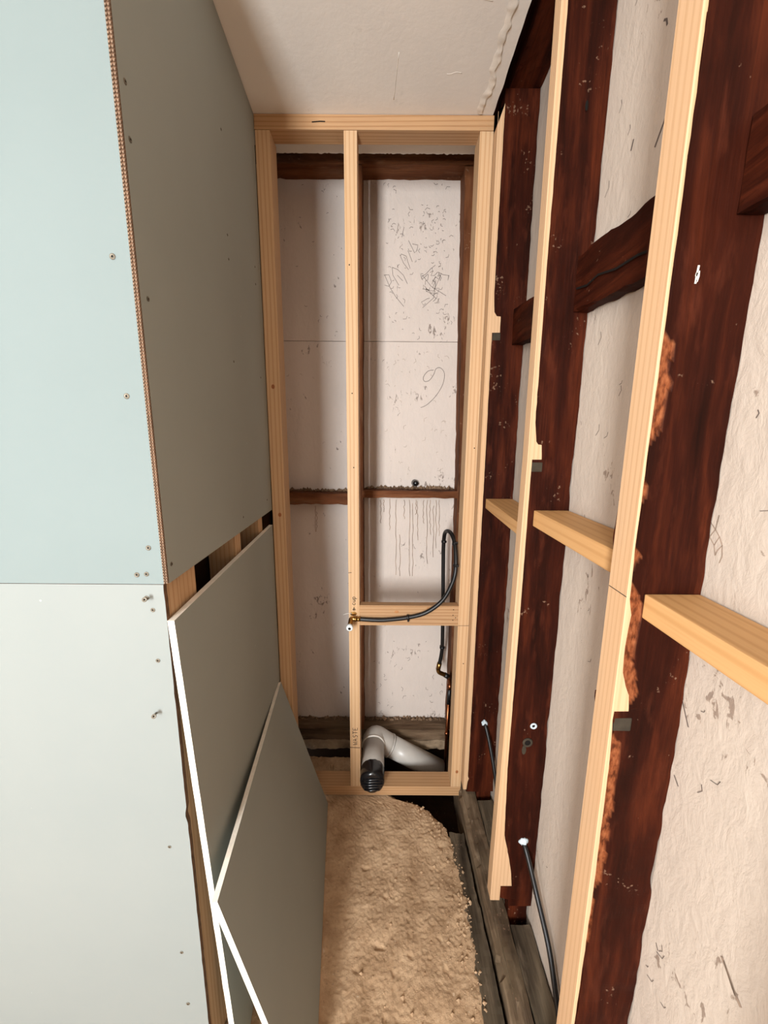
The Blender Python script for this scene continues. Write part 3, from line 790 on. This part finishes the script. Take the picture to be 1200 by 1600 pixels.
# sill timbers at the foot of the right wall
sill = rough_box('weathered_sill', (0.322, -0.3, -0.12), (0.3765, 1.42, 0.046), (6, 130, 6), 0.0035, 51, WEATHER, None, 14,
                 lambda p: Vector((p.x + (0.9 - p.y) * 0.018 * (1 if p.x < 0.35 else 0) + (0.010 if (p.z > 0.02 and p.x < 0.335) else 0), p.y, p.z - (0.010 if p.x < 0.34 and p.z > 0.02 else 0))), 0.010)
tag(sill, 'grey weathered timber sill along the foot of the right wall', 'timber sill')
joist = rough_box('weathered_joist', (0.255, 0.2, -0.12), (0.3085, 1.205, -0.010), (6, 80, 5), 0.0035, 52, WEATHER_D, None, 14,
                  lambda p: Vector((p.x + (1.1 - p.y) * 0.020, p.y + (0.012 * noise.noise(Vector((p.x * 150, 1, 1))) if p.y > 1.19 else 0), p.z)), 0.008)
tag(joist, 'dark weathered joist between the dirt and the sill', 'timber joist')
for y0, y1, lab in ((0.945, 1.285, 'grey dusty block on the sill between the far and middle studs'), (0.56, 0.888, 'dark flat block on the sill between the middle and nearest studs'),
                    ):
    b = rough_box('sill_block', (0.3785, y0, -0.05), (XW - 0.004, y1, 0.050), (5, 24, 4), 0.002, y0 * 9, WEATHER_D, None, 12, None, 0.004)
    tag(b, lab, 'timber block')
# low timber nailing strip on the plaster behind the blocks, feet of the studs
for i, (yn, zt) in enumerate(((1.300, 0.070), (0.900, 0.098), (0.504, 0.053))):
    rough_box('stud_foot', (0.379, yn + 0.012, -0.05), (XW - 0.006, yn + 0.046, zt + 0.004), (3, 3, 4), 0.002, 60 + i, OLD[2], POSTS[i], 12)

# cracks, gouges and scratches in the white plaster on the right
wr_marks('plaster_crack', [[(0.496, 1.350), (0.498, 1.330), (0.505, 1.318), (0.509, 1.305)], [(0.498, 1.330), (0.490, 1.322), (0.484, 1.312), (0.4815, 1.298)], [(0.505, 1.318), (0.496, 1.309), (0.492, 1.296)], [(0.490, 1.322), (0.496, 1.309)], [(0.484, 1.312), (0.490, 1.303), (0.492, 1.296)], [(0.498, 1.330), (0.507, 1.338)], [(0.4815, 1.298), (0.484, 1.288)]], 0.0006, STAIN)
wr_marks('plaster_gouge', [[(0.384, 0.790), (0.374, 0.782), (0.364, 0.772), (0.352, 0.764)]], 0.0045, STAIN)
wr_marks('plaster_gouge', [[(0.381, 0.789), (0.371, 0.779), (0.360, 0.768)], [(0.480, 0.655), (0.474, 0.648)], [(0.498, 0.95), (0.488, 0.94)], [(0.505, 1.07), (0.494, 1.05), (0.488, 1.04)]], 0.0013, PENCIL)
r9 = random.Random(12); L = []
for i in range(90):
    y = r9.choice((r9.uniform(0.56, 0.88), r9.uniform(0.56, 0.88), r9.uniform(0.43, 0.50), r9.uniform(0.96, 1.28))); z = r9.uniform(0.3, 2.25); a = r9.uniform(0.2, 1.2); l = r9.uniform(0.004, 0.018)
    L.append([(y, z), (y - l * math.cos(a), z + l * math.sin(a)), (y - 1.6 * l * math.cos(a + 0.4), z + 1.6 * l * math.sin(a + 0.4))])
wr_marks('plaster_pit', L, 0.0008, PENCIL)
wr_marks('plaster_pit', [[(0.745, 2.105), (0.738, 2.10), (0.735, 2.09)], [(0.71, 1.93), (0.70, 1.96), (0.68, 1.985)], [(0.73, 1.92), (0.71, 1.95)], [(0.66, 1.965), (0.655, 2.0)], [(0.80, 1.96), (0.795, 1.975)]], 0.003, PENCIL)

# ------------------------------------------------------------------ left side: pine studs behind the boards
def xwall(y): return -0.373 - 0.0378 * (y - 0.634)
for y0, y1, lab in ((0.643, 0.690, 'pine corner stud seen edge-on behind the pale lower board'), (0.694, 0.760, 'pine stud seen through the gap, second from the corner'),
                    (1.006, 1.046, 'pine stud seen in the middle of the gap above the leaning boards'), (1.225, 1.266, 'pine stud seen at the far end of the gap above the leaning boards')):
    xf = xwall((y0 + y1) / 2) - (0.0145 if y0 > 0.65 else 0.012)
    s = box('pine_stud', (xf - 0.075, y0, 0.0), (xf, y1, ZC - 0.002), PINE[2])
    tag(s, lab, 'wall stud', 'pine studs of the left partition')
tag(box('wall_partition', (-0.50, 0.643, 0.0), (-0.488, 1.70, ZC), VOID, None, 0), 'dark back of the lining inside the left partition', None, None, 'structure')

def sheet(name, quad_front, thick_dir, mats, nu=1, nv=1, bow=None, ragged=0.0, seed=0):
    """board: front surface bilinear between (near-bottom, far-bottom, far-top, near-top); mats = (face, edge)"""
    A, B, C, D = [Vector(q) for q in quad_front]; T = Vector(thick_dir)
    V = []; F = []; mi = []
    for lay in (0, 1):
        for j in range(nv + 1):
            for i in range(nu + 1):
                u, v = i / nu, j / nv
                p = (A * (1 - u) + B * u) * (1 - v) + (D * (1 - u) + C * u) * v
                if bow: p = p + bow(u, v)
                if ragged and i == (nu if ragged > 0 else 0):
                    p = p + (B - A).normalized() * (-abs(ragged) * max(0, noise.noise(Vector((p.z * 30, seed, 1)))))
                V.append(p + T * lay)
    w = nu + 1; N = w * (nv + 1)
    for j in range(nv):
        for i in range(nu):
            a = j * w + i
            F.append([a, a + 1, a + 1 + w, a + w]); mi.append(0)
            F.append([N + a, N + a + w, N + a + 1 + w, N + a + 1]); mi.append(0)
    for i in range(nu):
        F.append([i, N + i, N + i + 1, i + 1]); mi.append(1)
        a = nv * w + i; F.append([a, a + 1, N + a + 1, N + a]); mi.append(1)
    for j in range(nv):
        a = j * w; F.append([a, a + w, N + a + w, N + a]); mi.append(1)
        a = j * w + nu; F.append([a, N + a, N + a + w, a + w]); mi.append(1)
    return obj(name, V, F, mats, None, None, False, mi)

# front boards (face the viewer)
fu = sheet('plasterboard_sheet', ((-1.58, 0.630, 1.1965), (-0.3800, 0.630, 1.1965), (-0.3800, 0.630, ZC - 0.002), (-1.58, 0.630, ZC - 0.002)), (0, 0.010, 0), (AQUA, GYPSUM))
tag(fu, 'upper pale green plasterboard sheet facing the viewer on the left', 'plasterboard')
fl = sheet('plasterboard_sheet', ((-1.58, 0.630, 0.0), (-0.3810, 0.630, 0.0), (-0.3810, 0.630, 1.1955), (-1.58, 0.630, 1.1955)), (0, 0.010, 0), (AQUA_LOW, BROWN_PAPER), 1, 160, lambda u, v: Vector((-0.004 * u * max(0, 1 - abs(v * 1.1955 - 0.72) / 0.02), 0, 0)), 0.0012, 3)
tag(fl, 'lower whitish plasterboard sheet facing the viewer on the left', 'plasterboard')
tag(box('wall_front', (-4.25, 0.632, 0.0), (-1.583, 0.645, ZC - 0.002), AQUA, None, 0), 'lined wall going on to the left of the boards', None, None, 'structure')
# upper board on the side of the niche
NR = Vector((0.0378, 0, 0)); dirw = Vector((xwall(1.348) - xwall(0.634), 0.714, 0)).normalized(); nw = Vector((dirw.y, -dirw.x, 0))
ru = sheet('plasterboard_sheet', ((xwall(0.634), 0.634, 1.1965), (xwall(1.348), 1.348, 1.1985), (xwall(1.348), 1.348, ZC - 0.002), (xwall(0.634), 0.634, ZC - 0.002)), nw * -0.0063, (GREY_PAPER, BROWN_PAPER))
tag(ru, 'shaded upper plasterboard sheet lining the left side of the niche', 'plasterboard')
# serrated brown paper edge on its near end
V = []; F = []
zt = 1.198; xa, xb = -0.3793, -0.3731; stp = 0.0052
n = int((ZC - 0.004 - zt) / stp)
for i in range(n):
    z0 = zt + i * stp
    for (x, sgn) in ((xa, 1), (xb, -1)):
        b = len(V)
        V += [(x, 0.6335, z0), (x, 0.6335, z0 + stp * 0.55), (x + sgn * 0.0021, 0.6335, z0 + stp * 0.5), (x + sgn * 0.0021, 0.6335, z0 + stp * 0.05),
              (x, 0.6290, z0), (x, 0.6290, z0 + stp * 0.55), (x + sgn * 0.0021, 0.6290, z0 + stp * 0.5), (x + sgn * 0.0021, 0.6290, z0 + stp * 0.05)]
        F += [[b + 4, b + 5, b + 6, b + 7], [b, b + 4, b + 7, b + 3], [b + 1, b + 2, b + 6, b + 5], [b, b + 1, b + 5, b + 4], [b + 2, b + 3, b + 7, b + 6]]
obj('serrated_edge', V, F, flat('pale_fibre_edge', (128, 106, 88), 0.85, 0, 0.2), ru)
box('brown_edge', (xa + 0.0004, 0.6312, zt), (xb - 0.0002, 0.6336, ZC - 0.004), BROWN_PAPER, ru, 0.0004)

# leaning boards
def lean_bow(amount, pw=1.0):
    return lambda u, v: Vector((amount * math.sin(math.pi * v) * (1 - 0.5 * u), 0, 0))
la = sheet('plasterboard_offcut', ((-0.317, 0.630, 0.0), (-0.397, 1.338, 0.0), (-0.3975, 1.338, 1.146), (-0.3685, 0.630, 1.1285)), (-0.0120, 0, 0), (GREY_PAPER, GYPSUM), 4, 40, None, -0.0015, 7)
tag(la, 'tall grey plasterboard offcut leaning against the left partition', 'plasterboard')
lb = sheet('plasterboard_offcut', ((-0.140, 0.560, 0.0), (-0.219, 1.312, 0.0), (-0.386, 1.312, 0.543), (-0.300, 0.560, 0.612)), (-0.0115, 0, -0.003), (GREY_PAPER, GYPSUM), 12, 40, None)
tag(lb, 'low grey plasterboard offcut leaning outward at the front of the stack on the floor', 'plasterboard')
# screws
for x, z, sh, rr in ((-0.406, 1.7095, fu, 0.0045), (-0.408, 1.5097, fu, 0.0045), (-0.3998, 1.2615, fu, 0.0045), (-0.4247, 1.2134, fu, 0.0045), (-0.408, 1.2147, fu, 0.0042),
                     (-0.4126, 1.1714, fl, 0.004), (-0.4038, 1.1488, fl, 0.004), (-0.4046, 1.0517, fl, 0.004), (-0.4225, 0.6452, fl, 0.0034), (-0.4226, 0.3734, fl, 0.0036), (-0.4215, 0.2286, fl, 0.004)):
    screw('screw', (x, 0.6298, z), (0, -1, 0), sh, None, rr)
for x, z in ((-0.413, 1.168), (-0.420, 0.944)):   # two screws left standing proud at a slant
    tube('proud_screw', [(x, 0.632, z), (x + 0.003, 0.624, z + 0.003), (x + 0.006, 0.616, z + 0.006)], 0.002, STEEL, fl, 8)
    screw('screw', (x + 0.0065, 0.6148, z + 0.0065), (0.4, -1, 0.4), fl, None, 0.0042)
for y, z in ((0.6496, 1.9443), (0.648, 1.8717), (0.6546, 1.66), (0.6468, 1.2276), (1.049, 2.159), (1.0489, 1.9367), (1.0474, 1.8821), (1.2829, 1.9601), (1.2804, 1.9111), (1.0388, 1.6403), (1.2859, 1.6392), (1.2901, 1.2431), (1.0393, 1.2332)):
    screw('screw', Vector((xwall(y), y, z)) + nw * 0.0002, nw, ru, None, 0.0038 if y < 0.7 else 0.003)

# ------------------------------------------------------------------ waste pipe
WP = empty('waste_pipe', (-0.04, 1.42, 0.06))
tag(WP, 'grey plastic waste pipe bent over the bottom plate, its open end wrapped in black tape', 'pipe')
PX, PZ, PR = -0.0395, 0.110, 0.0475
tube('pipe_arm', [(PX, 1.318, PZ), (PX, 1.40, PZ), (PX, 1.505, PZ)], PR, PVC, WP, 28)
tube('collar', [(PX, 1.488, PZ), (PX, 1.493, PZ), (PX, 1.498, PZ)], PR + 0.0035, PVC_L, WP, 28)
cE = Vector((PX, 1.535, PZ + 0.004)); dn = Vector((0.86, 0.02, -0.51)).normalized()
pth = []
p0 = Vector((PX, 1.496, PZ)); p3 = cE + dn * 0.085
for i in range(15):
    t = i / 14
    a = p0 * (1 - t) ** 3 + 3 * (1 - t) ** 2 * t * (p0 + Vector((0, 0.058, 0.012))) + 3 * (1 - t) * t * t * (p3 - dn * 0.070) + p3 * t ** 3
    pth.append(a)
tube('elbow', pth, PR + 0.002, PVC, WP, 28)
tube('collar', [p3 - dn * 0.003, p3, p3 + dn * 0.004], PR + 0.004, PVC, WP, 28)
tube('pipe_arm', [p3, p3 + dn * 0.1, p3 + dn * 0.27], PR, PVC, WP, 28)
# taped end: crumpled black film over the mouth
V = []; F = []; sg = 28
prof = [(0.0480, 1.366), (0.0490, 1.362), (0.0493, 1.348), (0.0489, 1.334), (0.0494, 1.320), (0.0488, 1.308), (0.0460, 1.3005), (0.036, 1.297), (0.018, 1.2955)]
for q, (r, y) in enumerate(prof):
    for k in range(sg):
        a = 2 * math.pi * k / sg
        rr = r + 0.0012 * noise.noise(Vector((math.cos(a) * 2, math.sin(a) * 2, y * 90)))
        z = PZ + rr * math.sin(a)
        yy = y + (0.004 * noise.noise(Vector((k * 0.9, 3, 2))) if q == 0 else 0)
        if q >= 6: yy -= 0.0016 * math.sin(z * 620)
        V.append((PX + rr * math.cos(a), yy, z))
V.append((PX, 1.2955, PZ))
for q in range(len(prof) - 1):
    for k in range(sg):
        a = q * sg + k; b = q * sg + (k + 1) % sg; F.append([a, a + sg, b + sg, b])
for k in range(sg): F.append([(len(prof) - 1) * sg + k, len(V) - 1, (len(prof) - 1) * sg + (k + 1) % sg])
obj('black_tape', V, F, TAPE, WP, smooth=True)
for i, (dz, w) in enumerate(((0.020, 0.036), (0.009, 0.040), (-0.004, 0.041), (-0.016, 0.038), (-0.028, 0.030))):   # folds across the mouth
    tube('tape_fold', [(PX - w, 1.2985, PZ + dz - 0.002), (PX - w * 0.3, 1.2925, PZ + dz), (PX + w * 0.4, 1.293, PZ + dz + 0.002), (PX + w, 1.2985, PZ + dz)], 0.0030, TAPE, WP, 8)

# ------------------------------------------------------------------ water supply: black hose, brass, copper
WH = empty('water_hose', (0.2, 1.36, 0.3))
tag(WH, 'black water hose looping up the pine stud, with brass outlet and copper tail', 'water pipe')
hose = catmull([(-0.088, 1.338, 0.787), (-0.03, 1.336, 0.785), (0.0148, 1.336, 0.786), (0.0918, 1.338, 0.795), (0.1587, 1.338, 0.8149), (0.2172, 1.338, 0.862), (0.2506, 1.340, 0.9245), (0.2640, 1.346, 0.979),
                (0.2665, 1.375, 1.045), (0.2620, 1.41, 1.085), (0.252, 1.445, 1.100), (0.243, 1.485, 1.085), (0.242, 1.505, 1.03), (0.245, 1.515, 0.95), (0.250, 1.52, 0.80), (0.255, 1.525, 0.62), (0.255, 1.53, 0.545), (0.248, 1.535, 0.485)], 7)
tube('hose', hose, 0.0078, RUBBER, WH, 12)
def clip(p, d, nrm):
    p = Vector(p); d = Vector(d).normalized(); nrm = Vector(nrm)
    c = tube('pipe_clip', [p - d * 0.004, p, p + d * 0.004], 0.0108, RUBBER, WH, 12)
    s = d.cross(nrm).normalized()
    V, F = tube_data([p + s * 0.013 + nrm * 0.004, p + s * 0.013 - nrm * 0.008], 0.004, 8)
    obj('clip_nail', V, F, RUBBER, c)
clip((0.092, 1.338, 0.795), (1, 0, 0.12), (0, -1, 0))
clip((0.2650, 1.352, 0.995), (0.05, 0.1, 1), (-1, 0, 0)); clip((0.2660, 1.392, 1.065), (0, 0.5, 0.7), (-1, 0, 0))
clip((0.2425, 1.500, 1.045), (0, 0.1, 1), (1, 0, 0)); clip((0.2555, 1.528, 0.565), (0, 0, 1), (1, 0, 0))
# brass outlet on the centre stud
tube('ferrule', [(-0.086, 1.338, 0.787), (-0.100, 1.338, 0.7872)], 0.0088, BRASS, WH, 14)
ring_nut = tube('nut', [(-0.100, 1.338, 0.7872), (-0.108, 1.338, 0.7875)], 0.0105, BRASS, WH, 6)
tube('brass_elbow', catmull([(-0.106, 1.338, 0.7875), (-0.117, 1.338, 0.788), (-0.1205, 1.332, 0.786), (-0.121, 1.318, 0.782), (-0.1212, 1.306, 0.779)], 4), 0.0088, BRASS, WH, 14)
dots('bracket', [(-0.112, 1.3495, 0.803)], 0.012, BRASS, WH, sx=1.1, sz=0.7)
tube('spigot', [(-0.1212, 1.306, 0.779), (-0.1215, 1.296, 0.777)], 0.0075, BRASS, WH, 14)
tube('white_plug', [(-0.1213, 1.300, 0.778), (-0.1214, 1.297, 0.7775), (-0.1216, 1.287, 0.776), (-0.1217, 1.2855, 0.7757)], 0.0118, WHITEP, WH, 16, lambda t: 0.0122 if 0.05 < t < 0.95 else 0.0105)
dots('plug_hole', [(-0.1217, 1.285, 0.7757)], 0.0055, DARKHOLE, WH)
tube('thread_tail', catmull([(-0.118, 1.348, 0.804), (-0.135, 1.345, 0.806), (-0.150, 1.344, 0.801)], 4), 0.0008, PVC_L, WH, 5)
# brass and copper tail below
tube('brass_coupling', [(0.248, 1.535, 0.486), (0.2435, 1.54, 0.455)], 0.0105, BRASS, WH, 12)
tube('brass_elbow', catmull([(0.2435, 1.54, 0.456), (0.247, 1.541, 0.440), (0.262, 1.543, 0.430), (0.274, 1.545, 0.424)], 4), 0.0095, BRASS, WH, 12)
tube('rubber_sleeve', [(0.274, 1.545, 0.424), (0.290, 1.548, 0.412)], 0.0112, RUBBER, WH, 12)
tube('brass_coupling', catmull([(0.290, 1.548, 0.412), (0.298, 1.55, 0.395), (0.300, 1.551, 0.372)], 4), 0.0102, COPPER, WH, 12)
tube('nut', [(0.300, 1.551, 0.374), (0.2995, 1.551, 0.350)], 0.0125, COPPER, WH, 6)
tube('rubber_sleeve', [(0.2995, 1.551, 0.352), (0.297, 1.551, 0.275)], 0.0085, RUBBER, WH, 12)
tube('copper_pipe', [(0.297, 1.551, 0.28), (0.2945, 1.551, 0.13), (0.294, 1.551, -0.10)], 0.0068, COPPER, WH, 12)
tube('copper_collar', [(0.2945, 1.551, 0.130), (0.2944, 1.551, 0.116)], 0.0088, COPPER, WH, 12)

# ------------------------------------------------------------------ black cables out of the studs
def blob(name, c, r, mat, parent, seed):
    bm = bmesh.new(); bmesh.ops.create_icosphere(bm, subdivisions=3, radius=r)
    for v in bm.verts:
        v.co *= 1 + 0.45 * noise.noise(v.co / r * 1.6 + Vector((seed, 2, 3))) + 0.2 * noise.noise(v.co / r * 4 + Vector((seed, 5, 3)))
        v.co.y *= 0.6
        v.co += Vector(c)
    return bm_obj(name, bm, mat, parent, smooth=True)
c1 = tube('black_cable', catmull([(0.391, 1.305, 0.381), (0.393, 1.290, 0.374), (0.403, 1.262, 0.325), (0.416, 1.22, 0.235), (0.425, 1.185, 0.14), (0.428, 1.15, 0.064), (0.428, 1.10, 0.060), (0.428, 1.0, 0.060)], 8), 0.0062, RUBBER, None, 10)
tag(c1, 'black cable coming out of the far corner stud with white sealant', 'cable', 'cables leaving the old studs')
blob('sealant', (0.390, 1.2985, 0.383), 0.011, FOAM, c1, 1)
c2 = tube('black_cable', catmull([(0.4015, 0.905, 0.327), (0.404, 0.888, 0.318), (0.411, 0.862, 0.285), (0.420, 0.825, 0.235), (0.427, 0.76, 0.178), (0.4285, 0.71, 0.115), (0.4285, 0.67, 0.068), (0.4285, 0.62, 0.060), (0.4285, 0.57, 0.060)], 8), 0.0066, RUBBER, None, 10)
tag(c2, 'black cable coming out of the middle stud with a pale blue sealant blob', 'cable', 'cables leaving the old studs')
blob('sealant', (0.4005, 0.8985, 0.333), 0.0125, FOAM, c2, 4)
